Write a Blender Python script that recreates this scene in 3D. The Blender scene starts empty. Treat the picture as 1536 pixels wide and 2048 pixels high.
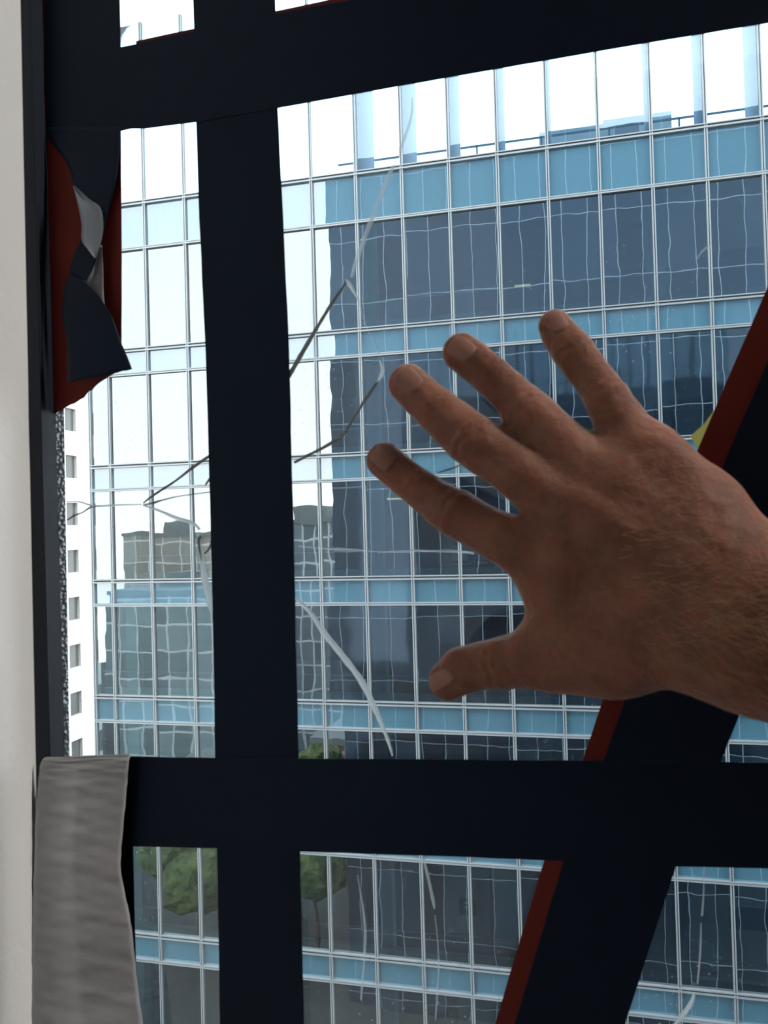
import bpy, bmesh, math, random
import numpy as np
from mathutils import Vector, Matrix
from mathutils.bvhtree import BVHTree

random.seed(7)
S = bpy.context.scene
COL = S.collection
CZ = 1.5                      # camera height above the office floor (m)
F = 1700.0                    # focal length in pixels of the 1536x2048 frame
YAW, PITCH, ROLL = 0.24977, 0.018466, -0.027662

# ------------------------------------------------------------------ camera
_f = np.array([-math.sin(YAW)*math.cos(PITCH), math.cos(YAW)*math.cos(PITCH), math.sin(PITCH)])
_r = np.array([math.cos(YAW), math.sin(YAW), 0.0])
_u = np.cross(_r, _f)
_r2 = _r*math.cos(ROLL)+_u*math.sin(ROLL)
_u2 = -_r*math.sin(ROLL)+_u*math.cos(ROLL)
M3 = np.array([_r2, _u2, -_f])          # world -> camera
CAMP = np.array([0.0, 0.0, CZ])
cd = bpy.data.cameras.new('camera'); cam = bpy.data.objects.new('camera', cd); COL.objects.link(cam)
mw = Matrix([[_r2[i], _u2[i], -_f[i], CAMP[i]] for i in range(3)]+[[0, 0, 0, 1]])
cam.matrix_world = mw
cd.sensor_fit = 'VERTICAL'; cd.sensor_height = 36.0; cd.lens = F/2048*36.0
cd.clip_start = 0.02; cd.clip_end = 900
cd.dof.use_dof = True; cd.dof.focus_distance = 1.4; cd.dof.aperture_fstop = 22
S.camera = cam

# ------------------------------------------------------------------ sky, exposure
w = bpy.data.worlds.new('sky'); S.world = w; w.use_nodes = True
nt = w.node_tree; nt.nodes.clear()
wo = nt.nodes.new('ShaderNodeOutputWorld'); wb = nt.nodes.new('ShaderNodeBackground')
tc = nt.nodes.new('ShaderNodeTexCoord'); sp = nt.nodes.new('ShaderNodeSeparateXYZ'); cr = nt.nodes.new('ShaderNodeValToRGB')
nt.links.new(tc.outputs['Generated'], sp.inputs[0]); nt.links.new(sp.outputs['Z'], cr.inputs[0])
cr.color_ramp.elements[0].position = 0.0; cr.color_ramp.elements[0].color = (0.97, 0.985, 1.0, 1)
cr.color_ramp.elements[1].position = 1.0; cr.color_ramp.elements[1].color = (0.66, 0.82, 1.0, 1)
nt.links.new(cr.outputs[0], wb.inputs[0]); wb.inputs[1].default_value = 4.6
nt.links.new(wb.outputs[0], wo.inputs[0])
S.view_settings.view_transform = 'Standard'; S.view_settings.look = 'None'
S.view_settings.gamma = 1.0; S.view_settings.use_curve_mapping = False
S.view_settings.exposure = 0.0
try:
    S.cycles.use_denoising = True; S.cycles.max_bounces = 10; S.cycles.transparent_max_bounces = 24
    S.cycles.glossy_bounces = 4; S.cycles.diffuse_bounces = 3; S.cycles.sample_clamp_indirect = 6
    S.cycles.caustics_reflective = False; S.cycles.caustics_refractive = False
except Exception:
    pass

# ------------------------------------------------------------------ helpers
def at(px, py, Y):
    """the point where the line of sight through a pixel meets the plane y = Y"""
    d = M3.T @ np.array([(px-768)/F, (1024-py)/F, -1.0])
    d = d*(Y/d[1])
    return Vector((d[0], d[1], d[2]+CZ))
def onx(px, py, X):
    d = M3.T @ np.array([(px-768)/F, (1024-py)/F, -1.0])
    d = d*(X/d[0])
    return Vector((d[0], d[1], d[2]+CZ))

def mesh(name, verts, faces, mat, parent=None, smooth=False):
    me = bpy.data.meshes.new(name); me.from_pydata([tuple(v) for v in verts], [], faces); me.update()
    if mat is not None: me.materials.append(mat)
    if smooth: me.shade_smooth()
    o = bpy.data.objects.new(name, me); COL.objects.link(o)
    if parent is not None: o.parent = parent
    return o
def boxgeo(lo, hi, V, Fc):
    n = len(V); (a, b, c), (d, e, f) = lo, hi
    V += [(a, b, c), (d, b, c), (d, e, c), (a, e, c), (a, b, f), (d, b, f), (d, e, f), (a, e, f)]
    Fc += [tuple(n+i for i in q) for q in ((3, 2, 1, 0), (4, 5, 6, 7), (0, 1, 5, 4), (1, 2, 6, 5), (2, 3, 7, 6), (3, 0, 4, 7))]
def boxes(name, bl, mat, parent=None, bevel=0):
    V, Fc = [], []
    for lo, hi in bl: boxgeo(lo, hi, V, Fc)
    o = mesh(name, V, Fc, mat, parent)
    if bevel:
        m = o.modifiers.new('b', 'BEVEL'); m.width = bevel; m.segments = 2
    return o
def tag(o, label=None, cat=None, group=None, kind=None):
    if label: o['label'] = label
    if cat: o['category'] = cat
    if group: o['group'] = group
    if kind: o['kind'] = kind
    return o
def empty(name, loc=(0, 0, 0)):
    o = bpy.data.objects.new(name, None); o.location = loc; COL.objects.link(o); return o

def mat(name, color, rough=0.6, spec=0.5, metal=0.0, **kw):
    m = bpy.data.materials.new(name); m.use_nodes = True
    b = m.node_tree.nodes['Principled BSDF']
    b.inputs['Base Color'].default_value = (*color, 1); b.inputs['Roughness'].default_value = rough
    b.inputs['Specular IOR Level'].default_value = spec; b.inputs['Metallic'].default_value = metal
    return m
def N(m, t): return m.node_tree.nodes.new(t)
def L(m, a, b): m.node_tree.links.new(a, b)
def noise_color(m, c1, c2, scale, detail=4, coord='Object', lo=0.35, hi=0.65):
    t = N(m, 'ShaderNodeTexCoord'); n = N(m, 'ShaderNodeTexNoise'); r = N(m, 'ShaderNodeValToRGB')
    n.inputs['Scale'].default_value = scale; n.inputs['Detail'].default_value = detail
    r.color_ramp.elements[0].position = lo; r.color_ramp.elements[0].color = (*c1, 1)
    r.color_ramp.elements[1].position = hi; r.color_ramp.elements[1].color = (*c2, 1)
    L(m, t.outputs[coord], n.inputs['Vector']); L(m, n.outputs[0], r.inputs[0])
    L(m, r.outputs[0], m.node_tree.nodes['Principled BSDF'].inputs['Base Color'])
    return n
def bump(m, scale, dist, detail=3, stretch=(1, 1, 1), strength=1.0, prev=None):
    t = N(m, 'ShaderNodeTexCoord'); mp = N(m, 'ShaderNodeMapping'); n = N(m, 'ShaderNodeTexNoise'); b = N(m, 'ShaderNodeBump')
    mp.inputs['Scale'].default_value = stretch
    n.inputs['Scale'].default_value = scale; n.inputs['Detail'].default_value = detail
    b.inputs['Distance'].default_value = dist; b.inputs['Strength'].default_value = strength
    L(m, t.outputs['Object'], mp.inputs[0]); L(m, mp.outputs[0], n.inputs['Vector']); L(m, n.outputs[0], b.inputs['Height'])
    if prev is not None: L(m, prev.outputs[0], b.inputs['Normal'])
    p = m.node_tree.nodes.get('Principled BSDF')
    if p: L(m, b.outputs[0], p.inputs['Normal'])
    return b

M_tape = mat('black_tape', (0.006, 0.009, 0.016), 0.45, 0.22); M_tape.node_tree.nodes['Principled BSDF'].inputs['Specular Tint'].default_value = (0.45, 0.62, 1, 1); bump(M_tape, 60, 0.0004, 3)
M_red = mat('red_tape', (0.15, 0.022, 0.016), 0.55, 0.12); bump(M_red, 40, 0.0005, 3)
_p = M_red.node_tree.nodes['Principled BSDF']; _tr = N(M_red, 'ShaderNodeBsdfTranslucent'); _mx = N(M_red, 'ShaderNodeMixShader')
_tr.inputs[0].default_value = (0.55, 0.03, 0.01, 1); _mx.inputs[0].default_value = 0.12
L(M_red, _p.outputs[0], _mx.inputs[1]); L(M_red, _tr.outputs[0], _mx.inputs[2])
L(M_red, _mx.outputs[0], M_red.node_tree.nodes['Material Output'].inputs[0])
M_grey = mat('tape_cloth_back', (0.30, 0.29, 0.29), 0.75, 0.2)
noise_color(M_grey, (0.42, 0.41, 0.41), (0.50, 0.49, 0.49), 30); bump(M_grey, 26, 0.0016, 5, (0.75, 1, 1.35))
M_plaster = mat('white_plaster', (0.88, 0.87, 0.85), 0.9, 0.2); bump(M_plaster, 90, 0.0006)
M_carpet = mat('grey_carpet', (0.16, 0.16, 0.17), 0.95, 0.1); bump(M_carpet, 300, 0.003)
M_ceil = mat('ceiling_tile', (0.25, 0.25, 0.25), 0.9, 0.1); M_dim = mat('grey_wall_paint', (0.12, 0.12, 0.12), 0.9, 0.1)
M_frame = mat('navy_window_frame', (0.012, 0.017, 0.028), 0.55, 0.3); bump(M_frame, 200, 0.0001)
M_alu = mat('pale_aluminium', (0.46, 0.48, 0.47), 0.45, 0.5, 0.25)
M_gap = mat('dark_gasket', (0.05, 0.055, 0.06), 0.7)
M_spacer = mat('spacer_bar_metal', (0.55, 0.57, 0.58), 0.4, 0.5, 0.5)
_t = N(M_spacer, 'ShaderNodeTexCoord'); _v = N(M_spacer, 'ShaderNodeTexVoronoi'); _b = N(M_spacer, 'ShaderNodeBump')
_v.inputs['Scale'].default_value = 420; _b.inputs['Distance'].default_value = 0.002
L(M_spacer, _t.outputs['Object'], _v.inputs['Vector']); L(M_spacer, _v.outputs[0], _b.inputs['Height'])
L(M_spacer, _b.outputs[0], M_spacer.node_tree.nodes['Principled BSDF'].inputs['Normal'])

# the office's own glazing: mostly clear with a weak reflection and specks of dirt
def glazing(name, dirt):
    m = bpy.data.materials.new(name); m.use_nodes = True; n = m.node_tree.nodes; n.remove(n['Principled BSDF'])
    tr = N(m, 'ShaderNodeBsdfTransparent'); tr.inputs[0].default_value = (0.965, 0.975, 0.975, 1)
    gl = N(m, 'ShaderNodeBsdfGlossy'); gl.inputs['Roughness'].default_value = 0.0
    fr = N(m, 'ShaderNodeFresnel'); fr.inputs[0].default_value = 1.45
    mx = N(m, 'ShaderNodeMixShader')
    L(m, fr.outputs[0], mx.inputs[0]); L(m, tr.outputs[0], mx.inputs[1]); L(m, gl.outputs[0], mx.inputs[2])
    out = mx.outputs[0]
    if dirt:
        t = N(m, 'ShaderNodeTexCoord'); v = N(m, 'ShaderNodeTexVoronoi'); v.inputs['Scale'].default_value = 230
        r = N(m, 'ShaderNodeMapRange'); r.inputs[1].default_value = 0.05; r.inputs[2].default_value = 0.16; r.inputs[3].default_value = dirt; r.inputs[4].default_value = 0
        v2 = N(m, 'ShaderNodeTexNoise'); v2.inputs['Scale'].default_value = 9; v2.inputs['Detail'].default_value = 3
        r2 = N(m, 'ShaderNodeMapRange'); r2.inputs[1].default_value = 0.42; r2.inputs[2].default_value = 0.7; r2.inputs[3].default_value = 0.0; r2.inputs[4].default_value = 1.0
        mu = N(m, 'ShaderNodeMath'); mu.operation = 'MULTIPLY'; ad = N(m, 'ShaderNodeMath'); ad.operation = 'ADD'
        film = N(m, 'ShaderNodeMath'); film.operation = 'MULTIPLY'; film.inputs[1].default_value = 0.025
        df = N(m, 'ShaderNodeBsdfTranslucent'); df.inputs[0].default_value = (0.85, 0.93, 1, 1)
        m2 = N(m, 'ShaderNodeMixShader')
        for x in (v, v2): L(m, t.outputs['Object'], x.inputs['Vector'])
        L(m, v.outputs[0], r.inputs[0]); L(m, v2.outputs[0], r2.inputs[0]); L(m, r.outputs[0], mu.inputs[0]); L(m, r2.outputs[0], mu.inputs[1])
        L(m, r2.outputs[0], film.inputs[0]); L(m, mu.outputs[0], ad.inputs[0]); L(m, film.outputs[0], ad.inputs[1])
        L(m, ad.outputs[0], m2.inputs[0]); L(m, out, m2.inputs[1]); L(m, df.outputs[0], m2.inputs[2]); out = m2.outputs[0]
    L(m, out, n['Material Output'].inputs[0]); return m
M_glassA = glazing('inner_glazing', 0.5); M_glassB = glazing('outer_glazing', 0)

# facade glass: strong cool reflection over a tinted see-through pane, very slightly wavy
def facade_glass(name, tint, refl, base, wave=0.0007, opaque=None):
    m = bpy.data.materials.new(name); m.use_nodes = True; n = m.node_tree.nodes; n.remove(n['Principled BSDF'])
    if opaque is None:
        tr = N(m, 'ShaderNodeBsdfTransparent'); tr.inputs[0].default_value = (*tint, 1)
    else:
        tr = N(m, 'ShaderNodeBsdfDiffuse'); tr.inputs[0].default_value = (*opaque, 1)
    gl = N(m, 'ShaderNodeBsdfGlossy'); gl.inputs['Roughness'].default_value = 0.01; gl.inputs[0].default_value = (*refl, 1)
    g = N(m, 'ShaderNodeNewGeometry'); oi = N(m, 'ShaderNodeObjectInfo'); va = N(m, 'ShaderNodeVectorMath'); va.operation = 'ADD'
    sc = N(m, 'ShaderNodeVectorMath'); sc.operation = 'SCALE'; sc.inputs[3].default_value = 50
    cmb = N(m, 'ShaderNodeCombineXYZ'); L(m, oi.outputs['Random'], cmb.inputs[0]); L(m, oi.outputs['Random'], cmb.inputs[2])
    L(m, cmb.outputs[0], sc.inputs[0]); L(m, g.outputs['Position'], va.inputs[0]); L(m, sc.outputs[0], va.inputs[1])
    nz = N(m, 'ShaderNodeTexNoise'); nz.inputs['Scale'].default_value = 0.75; nz.inputs['Detail'].default_value = 1.5
    b = N(m, 'ShaderNodeBump'); b.inputs['Distance'].default_value = wave*3; b.inputs['Strength'].default_value = 1
    L(m, va.outputs[0], nz.inputs['Vector']); L(m, nz.outputs[0], b.inputs['Height']); L(m, b.outputs[0], gl.inputs['Normal'])
    lw = N(m, 'ShaderNodeFresnel'); lw.inputs[0].default_value = 1.5
    ad = N(m, 'ShaderNodeMath'); ad.operation = 'ADD'; ad.inputs[1].default_value = base; ad.use_clamp = True
    L(m, lw.outputs[0], ad.inputs[0])
    mx = N(m, 'ShaderNodeMixShader'); L(m, ad.outputs[0], mx.inputs[0]); L(m, tr.outputs[0], mx.inputs[1]); L(m, gl.outputs[0], mx.inputs[2])
    L(m, mx.outputs[0], n['Material Output'].inputs[0]); return m
M_pane = facade_glass('facade_window_glass', (0.60, 0.76, 0.78), (1.0, 0.99, 0.97), 0.20, 0.0012)
M_spand = facade_glass('facade_spandrel_glass', None, (1.0, 0.99, 0.97), 0.18, 0.0009, opaque=(0.105, 0.245, 0.31))
M_para = facade_glass('facade_parapet_glass', (0.82, 0.93, 0.97), (0.9, 0.95, 1.0), 0.06)

# ------------------------------------------------------------------ the office room (setting)
GY = 0.42                              # room face of the window glass
XW = at(61, 1000, GY-0.012)[0]         # left reveal wall
xr, ztop, zbot = 2.6, CZ+1.15, 0.35
def struct(o): o['kind'] = 'structure'; return o
struct(boxes('floor', [((XW-0.3, -4.2, -0.1), (4.2, 0.55, 0))], M_carpet))
struct(boxes('ceiling', [((XW-0.3, -4.2, 2.9), (4.2, 0.55, 3.0))], M_ceil))
struct(boxes('wall_left', [((XW-0.15, -4.2, 0), (XW, GY-0.002, 2.9))], M_plaster))
struct(boxes('wall_right', [((4.0, -4.2, 0), (4.15, 0.55, 2.9))], M_dim))
struct(boxes('wall_back', [((XW, -4.2, 0), (4.0, -4.05, 2.9))], M_dim))
struct(boxes('wall_front', [((XW, GY-0.02, 0), (4.0, GY+0.1, zbot)), ((XW, GY-0.02, ztop+0.12), (4.0, GY+0.1, 2.9)), ((xr, GY-0.02, zbot), (4.0, GY+0.1, ztop+0.12))], M_frame))

# our own building's outer skin around the window: its glass grid shows in the facade opposite
M_own = mat('own_building_glass', (0.06, 0.12, 0.2), 0.05, 0.5); M_own.node_tree.nodes['Principled BSDF'].inputs['IOR'].default_value = 2.0; M_own.node_tree.nodes['Principled BSDF'].inputs['Specular Tint'].default_value = (0.5, 0.7, 1, 1)
_p = M_own.node_tree.nodes['Principled BSDF']
_g = N(M_own, 'ShaderNodeNewGeometry'); _s = N(M_own, 'ShaderNodeSeparateXYZ'); _c = N(M_own, 'ShaderNodeCombineXYZ')
_br = N(M_own, 'ShaderNodeTexBrick'); _br.offset = 0.0; _br.inputs['Scale'].default_value = 1.0
_br.inputs['Brick Width'].default_value = 1.4; _br.inputs['Row Height'].default_value = 3.9; _br.inputs['Mortar Size'].default_value = 0.022
_br.inputs['Mortar Smooth'].default_value = 0; _br.inputs['Bias'].default_value = -0.2
_br.inputs['Color1'].default_value = (0.01, 0.02, 0.035, 1); _br.inputs['Color2'].default_value = (0.035, 0.065, 0.11, 1); _br.inputs['Mortar'].default_value = (0.42, 0.50, 0.58, 1)
L(M_own, _g.outputs['Position'], _s.inputs[0]); L(M_own, _s.outputs['X'], _c.inputs['X']); L(M_own, _s.outputs['Z'], _c.inputs['Y'])
L(M_own, _c.outputs[0], _br.inputs['Vector']); L(M_own, _br.outputs['Color'], _p.inputs['Base Color'])
XE, ZE = -16.2, CZ+23.0
struct(boxes('wall_exterior', [((XE, 0.9, -28), (-1.2, 1.3, ZE)), ((3.6, 0.9, -28), (34, 1.3, ZE)), ((-1.2, 0.9, -28), (3.6, 1.3, CZ-2.3)), ((-1.2, 0.9, CZ+2.3), (3.6, 1.3, ZE)),
       ((XE, -24, -28), (XE+0.4, 0.9, ZE)), ((-1.3, GY+0.1, CZ+2.3), (3.7, 1.0, CZ+2.5)), ((-1.3, GY+0.1, CZ-2.5), (3.7, 1.0, CZ-2.3)),
       ((-1.3, GY+0.2, CZ-2.3), (-1.2, 1.0, CZ+2.3)), ((3.6, GY+0.2, CZ-2.3), (3.7, 1.0, CZ+2.3)),
       ((-1.3, GY+0.11, CZ-2.3), (3.7, GY+0.2, zbot)), ((-1.3, GY+0.11, ztop+0.12), (3.7, GY+0.2, CZ+2.3)), ((xr, GY+0.11, zbot), (3.7, GY+0.2, ztop+0.12)), ((-1.3, GY+0.11, zbot), (-0.47, GY+0.2, ztop+0.12))], M_own))
M_road = mat('street_asphalt', (0.10, 0.10, 0.10), 0.9); noise_color(M_road, (0.04, 0.04, 0.04), (0.08, 0.08, 0.08), 2)
struct(boxes('street', [((-140, -120, -28.3), (90, 140, -28))], M_road))

# window_1: frame, double glazing, spacer bar
win = empty('window_1', (0, GY, CZ)); win['kind'] = 'structure'
def wpar(o):
    o.parent = win; o.matrix_parent_inverse = Matrix.Translation(Vector((0, -GY, -CZ))); return o
a0, a1 = at(80, 0, GY-0.003), at(121, 1510, GY-0.003)
fw = 0.5*(a0[0]+a1[0])
fe = lambda z: a1[0]+(a0[0]-a1[0])*(z-a1[2])/(a0[2]-a1[2])
V, Fc = [], []
for y, sh in ((GY-0.012, 0), (GY+0.001, 0), (GY+0.045, 0.055)):
    for z in (zbot, ztop): V += [(XW-(0.0 if y < GY else 0.09), y, z), (fe(z)-sh, y, z)]
for k in (0, 4): Fc += [(k+1, k+5, k+7, k+3), (k+4, k, k+2, k+6), (k, k+4, k+5, k+1), (k+2, k+3, k+7, k+6)]
Fc += [(0, 1, 3, 2), (9, 8, 10, 11)]
for lo, hi in [((XW, GY-0.02, ztop), (xr, GY+0.06, ztop+0.12)), ((XW, GY-0.05, zbot-0.08), (xr, GY+0.06, zbot)), ((xr-0.08, GY-0.02, zbot), (xr, GY+0.06, ztop))]:
    boxgeo(lo, hi, V, Fc)
fr = wpar(mesh('window_frame', V, Fc, M_frame)); _m = fr.modifiers.new('b', 'BEVEL'); _m.width = 0.0015; _m.segments = 2
paneA = wpar(boxes('glass_pane', [((fe(CZ)-0.02, GY, zbot), (xr-0.05, GY+0.004, ztop))], M_glassA)); paneA['label'] = 'cracked inner glass pane'
paneB = wpar(boxes('glass_pane', [((fe(CZ)-0.03, GY+0.020, zbot), (xr-0.05, GY+0.024, ztop))], M_glassB)); paneB['label'] = 'outer glass pane'
V = []
for y in (GY+0.0045, GY+0.0195):
    for (px, py) in ((98, 100), (116, 100), (118, 1510), (137, 1510)): V.append(tuple(at(px, py, y if px in (98, 118) else GY+0.0195)))
    # left edge pair, right edge pair
def lin(p, q, z): t = (z-p[2])/(q[2]-p[2]); return p[0]+(q[0]-p[0])*t
SV = []; SF = []
for z in (zbot, ztop):
    xl = lin(at(106, 830, GY+0.012), at(119, 1510, GY+0.012), z); xh = lin(at(128, 830, GY+0.0195), at(139, 1510, GY+0.0195), z)
    SV += [(xl-0.01, GY+0.0045, z), (xh-0.006, GY+0.0045, z), (xh, GY+0.0195, z), (xl-0.01, GY+0.0195, z)]
SF = [(3, 2, 1, 0), (4, 5, 6, 7), (0, 1, 5, 4), (1, 2, 6, 5), (2, 3, 7, 6), (3, 0, 4, 7)]
sp_o = wpar(mesh('spacer_bar', SV, SF, M_spacer))

# cracks: thin slivers of fractured glass standing in the inner pane
M_crl = bpy.data.materials.new('crack_bright'); M_crl.use_nodes = True
_p = M_crl.node_tree.nodes['Principled BSDF']; _p.inputs['Base Color'].default_value = (0.75, 0.9, 1, 1); _p.inputs['Roughness'].default_value = 0.2
_tl = N(M_crl, 'ShaderNodeBsdfTranslucent'); _tl.inputs[0].default_value = (1, 1, 1, 1); _mx = N(M_crl, 'ShaderNodeMixShader'); _mx.inputs[0].default_value = 0.97
_tt = N(M_crl, 'ShaderNodeBsdfTransparent'); _mt = N(M_crl, 'ShaderNodeMixShader')
_nz = N(M_crl, 'ShaderNodeTexNoise'); _nz.inputs['Scale'].default_value = 160
_mr = N(M_crl, 'ShaderNodeMapRange'); _mr.inputs[1].default_value = 0.35; _mr.inputs[2].default_value = 0.65; _mr.inputs[3].default_value = 0.0; _mr.inputs[4].default_value = 0.1
L(M_crl, _nz.outputs[0], _mr.inputs[0]); L(M_crl, _mr.outputs[0], _mt.inputs[0])
L(M_crl, _p.outputs[0], _mx.inputs[1]); L(M_crl, _tl.outputs[0], _mx.inputs[2]); L(M_crl, _mx.outputs[0], _mt.inputs[1]); L(M_crl, _tt.outputs[0], _mt.inputs[2])
L(M_crl, _mt.outputs[0], M_crl.node_tree.nodes['Material Output'].inputs[0])
M_crs = M_crl.copy(); M_crs.name = 'crack_soft'
for nd in M_crs.node_tree.nodes:
    if nd.type == 'MAP_RANGE': nd.inputs[3].default_value = 0.3; nd.inputs[4].default_value = 0.6
M_crd = mat('crack_dark', (0.16, 0.17, 0.16), 0.15, 0.6)
CR = [('s', [(824, 195, 3), (822, 235, 5), (800, 300, 6), (770, 370, 9), (735, 460, 9), (712, 525, 8), (703, 555, 5)]),
 ('l', [(692, 559, 3), (697, 566, 8), (703, 575, 7), (710, 588, 4), (717, 600, 2)]),
 ('d', [(694, 562, 3), (675, 590, 6), (655, 620, 6), (620, 678, 7), (583, 742, 9), (575, 755, 9)]),
 ('s', [(717, 600, 2), (728, 640, 2), (745, 680, 2), (760, 712, 3)]),
 ('l', [(760, 722, 3), (765, 738, 7), (762, 752, 7), (754, 765, 4)]),
 ('d', [(756, 762, 5), (740, 785, 6), (722, 812, 5), (705, 840, 4), (685, 870, 6), (650, 893, 6), (615, 911, 5), (588, 925, 5)]),
 ('l', [(690, 866, 3), (680, 874, 5), (672, 878, 2)]),
 ('d', [(424, 908, 5), (385, 935, 5), (350, 962, 4), (310, 988, 4), (286, 1006, 2)]),
 ('l', [(286, 1010, 3), (320, 1022, 5), (350, 1035, 7), (385, 1046, 6), (400, 1060, 5)]),
 ('l', [(396, 1065, 5), (402, 1110, 8), (410, 1160, 14), (419, 1200, 14), (426, 1225, 10)]),
 ('d', [(402, 1070, 3), (398, 1085, 5), (404, 1120, 2)]),
 ('d', [(424, 1075, 3), (419, 1095, 4), (408, 1108, 2)]),
 ('d', [(286, 1010, 2), (305, 1006, 4), (325, 1000, 3), (360, 992, 2), (420, 984, 2)]),
 ('d', [(410, 970, 2), (416, 962, 4), (423, 952, 4)]),
 ('d', [(134, 1040, 2), (150, 1030, 3), (164, 1025, 2), (180, 1015, 3), (194, 1012, 2)]),
 ('l', [(134, 1003, 2), (160, 1004, 3), (190, 1012, 4), (240, 1010, 3), (284, 1009, 2)]),
 ('l', [(588, 1193, 6), (620, 1225, 8), (650, 1268, 11), (690, 1318, 12), (720, 1358, 12), (742, 1400, 12), (762, 1445, 9), (778, 1487, 6), (785, 1512, 3)]),
 ('s', [(596, 1092, 2), (650, 1097, 3), (680, 1098, 5), (700, 1099, 4), (740, 1101, 2)]),
 ('l', [(755, 1105, 2), (830, 1101, 3), (880, 1103, 2), (930, 1104, 4), (948, 1107, 3)]),
 ('s', [(1395, 518, 2), (1403, 504, 4), (1419, 491, 5)]),
 ('s', [(847, 1716, 4), (857, 1758, 6), (867, 1805, 6), (869, 1818, 2)]),
 ('s', [(870, 1830, 2), (876, 1890, 2), (877, 1950, 3), (871, 2040, 2)]),
 ('s', [(1408, 1733, 2), (1407, 1790, 3), (1404, 1832, 4)]),
 ('s', [(1402, 1845, 2), (1401, 1900, 3), (1395, 1968, 3)]),
 ('l', [(1389, 1985, 3), (1384, 2002, 8), (1372, 2022, 10), (1356, 2042, 8), (1340, 2060, 5)]),
 ('d', [(876, 945, 2), (900, 938, 3), (925, 928, 2)]),
 ('s', [(715, 1750, 2), (730, 1850, 5), (728, 1930, 4), (722, 2000, 3)])]
def spline(P, n=8):
    out = []
    for i in range(len(P)-1):
        p0 = P[max(i-1, 0)]; p1 = P[i]; p2 = P[i+1]; p3 = P[min(i+2, len(P)-1)]
        for k in range(n):
            t = k/n
            out.append(tuple(0.5*((2*b)+(-a+c)*t+(2*a-5*b+4*c-d)*t*t+(-a+3*b-3*c+d)*t**3) for a, b, c, d in zip(p0, p1, p2, p3)))
    out.append(tuple(P[-1])); return out
rc = random.Random(3)
for kind, pts in CR:
    Q = spline(pts, 6); V = []; Fc = []
    for i, (x, y, wd) in enumerate(Q):
        a = Q[max(i-1, 0)]; b = Q[min(i+1, len(Q)-1)]
        dx, dy = b[0]-a[0], b[1]-a[1]; l = math.hypot(dx, dy) or 1; nx, ny = -dy/l, dx/l
        wl = max(wd, 1.2)*0.5*(1+rc.uniform(-.12, .12))
        sheet = kind in 'ls'      # open fracture faces are one sheet; dark ones have a closed body
        for s_, yy in (((1, GY-0.0004), (0, GY-0.0008), (-1, GY-0.0004)) if sheet else ((1, GY-0.0004), (-1, GY-0.0004), (-1, GY+0.0002), (1, GY+0.0002))):
            p = at(x+nx*wl*s_, y+ny*wl*s_, GY-0.0004); V.append((p[0], yy, p[2]))
    for i in range(len(Q)-1):
        if sheet:
            k = 3*i
            for j in range(2): Fc.append((k+j, k+j+1, k+4+j, k+3+j))
            continue
        k = 4*i
        for j in range(4): Fc.append((k+j, k+(j+1) % 4, k+4+(j+1) % 4, k+4+j))
    if not sheet: Fc += [(0, 3, 2, 1), tuple(4*(len(Q)-1)+j for j in range(4))]
    o = mesh('crack', V, Fc, {'l': M_crl, 's': M_crs, 'd': M_crd}[kind]); o.parent = paneA

# ------------------------------------------------------------------ the glass office block opposite
D = 26.0
X0, CW = -7.262, 1.50588
COLS = list(range(-6, 13))
RZ = [11.359, 6.328, 2.376, -1.573, -5.527, -9.52, -13.52, -17.5, -21.5, -25.5]
SZ = [9.791, 5.497, 1.563, -2.394, -6.364, -10.36, -14.365, -18.35, -22.3, -26.3]
cx = lambda c: X0+CW*c
XL = -17.05
bld = empty('office_building', (0, D+4, -28))
tag(bld, 'glass office block across the street with pale aluminium grid', 'building')
def bpar(o, p=None):
    o.parent = p or bld
    if p is None: o.matrix_parent_inverse = Matrix.Translation(Vector((0, -(D+4), 28)))
    return o
rb = random.Random(11)
def pane_obj(name, x0, x1, z0, z1, m, y=D+0.03):
    """one glazed cell, tipped by a hair so neighbouring reflections do not line up"""
    w2, h2 = (x1-x0)/2-0.01, (z1-z0)/2-0.01
    V, Fc = [], []; boxgeo((-w2, 0, -h2), (w2, 0.012, h2), V, Fc)
    o = mesh(name, V, Fc, m); o.location = ((x0+x1)/2, y, (z0+z1)/2+CZ)
    o.rotation_euler = (math.radians(rb.gauss(0, .10)), 0, math.radians(rb.gauss(0, .16)))
    return bpar(o)
rest = []
edges = [XL]+[cx(c) for c in COLS]
for i in range(len(edges)-1):
    x0, x1 = edges[i], edges[i+1]
    hidden = (i == 3) or x0 > 5.2
    for r in range(len(RZ)):
        zt = SZ[r]; zb = RZ[r+1] if r+1 < len(RZ) else -29.3
        if hidden or r > 6:
            rest.append((x0, x1, zb, zt, SZ[r], RZ[r]))
        else:
            pane_obj('window_pane', x0, x1, zb, zt, M_pane); pane_obj('spandrel_panel', x0, x1, SZ[r], RZ[r], M_spand)
    if not hidden: pane_obj('parapet_panel', x0, x1, RZ[0], RZ[0]+6.2, M_para)
bp = boxes('window_pane', [((a, D+.03, zb+CZ), (b, D+.042, zt+CZ)) for a, b, zb, zt, s_, r_ in rest], M_pane); bpar(bp)['kind'] = 'stuff'
bp = boxes('spandrel_panel', [((a, D+.03, s_+CZ), (b, D+.042, r_+CZ)) for a, b, zb, zt, s_, r_ in rest], M_spand); bpar(bp)['kind'] = 'stuff'
bp = boxes('parapet_panel', [((a, D+.03, RZ[0]+CZ), (b, D+.042, RZ[0]+6.2+CZ)) for a, b, *_ in rest[::1] if _[1] == SZ[0]], M_para); bpar(bp)['kind'] = 'stuff'
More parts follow.
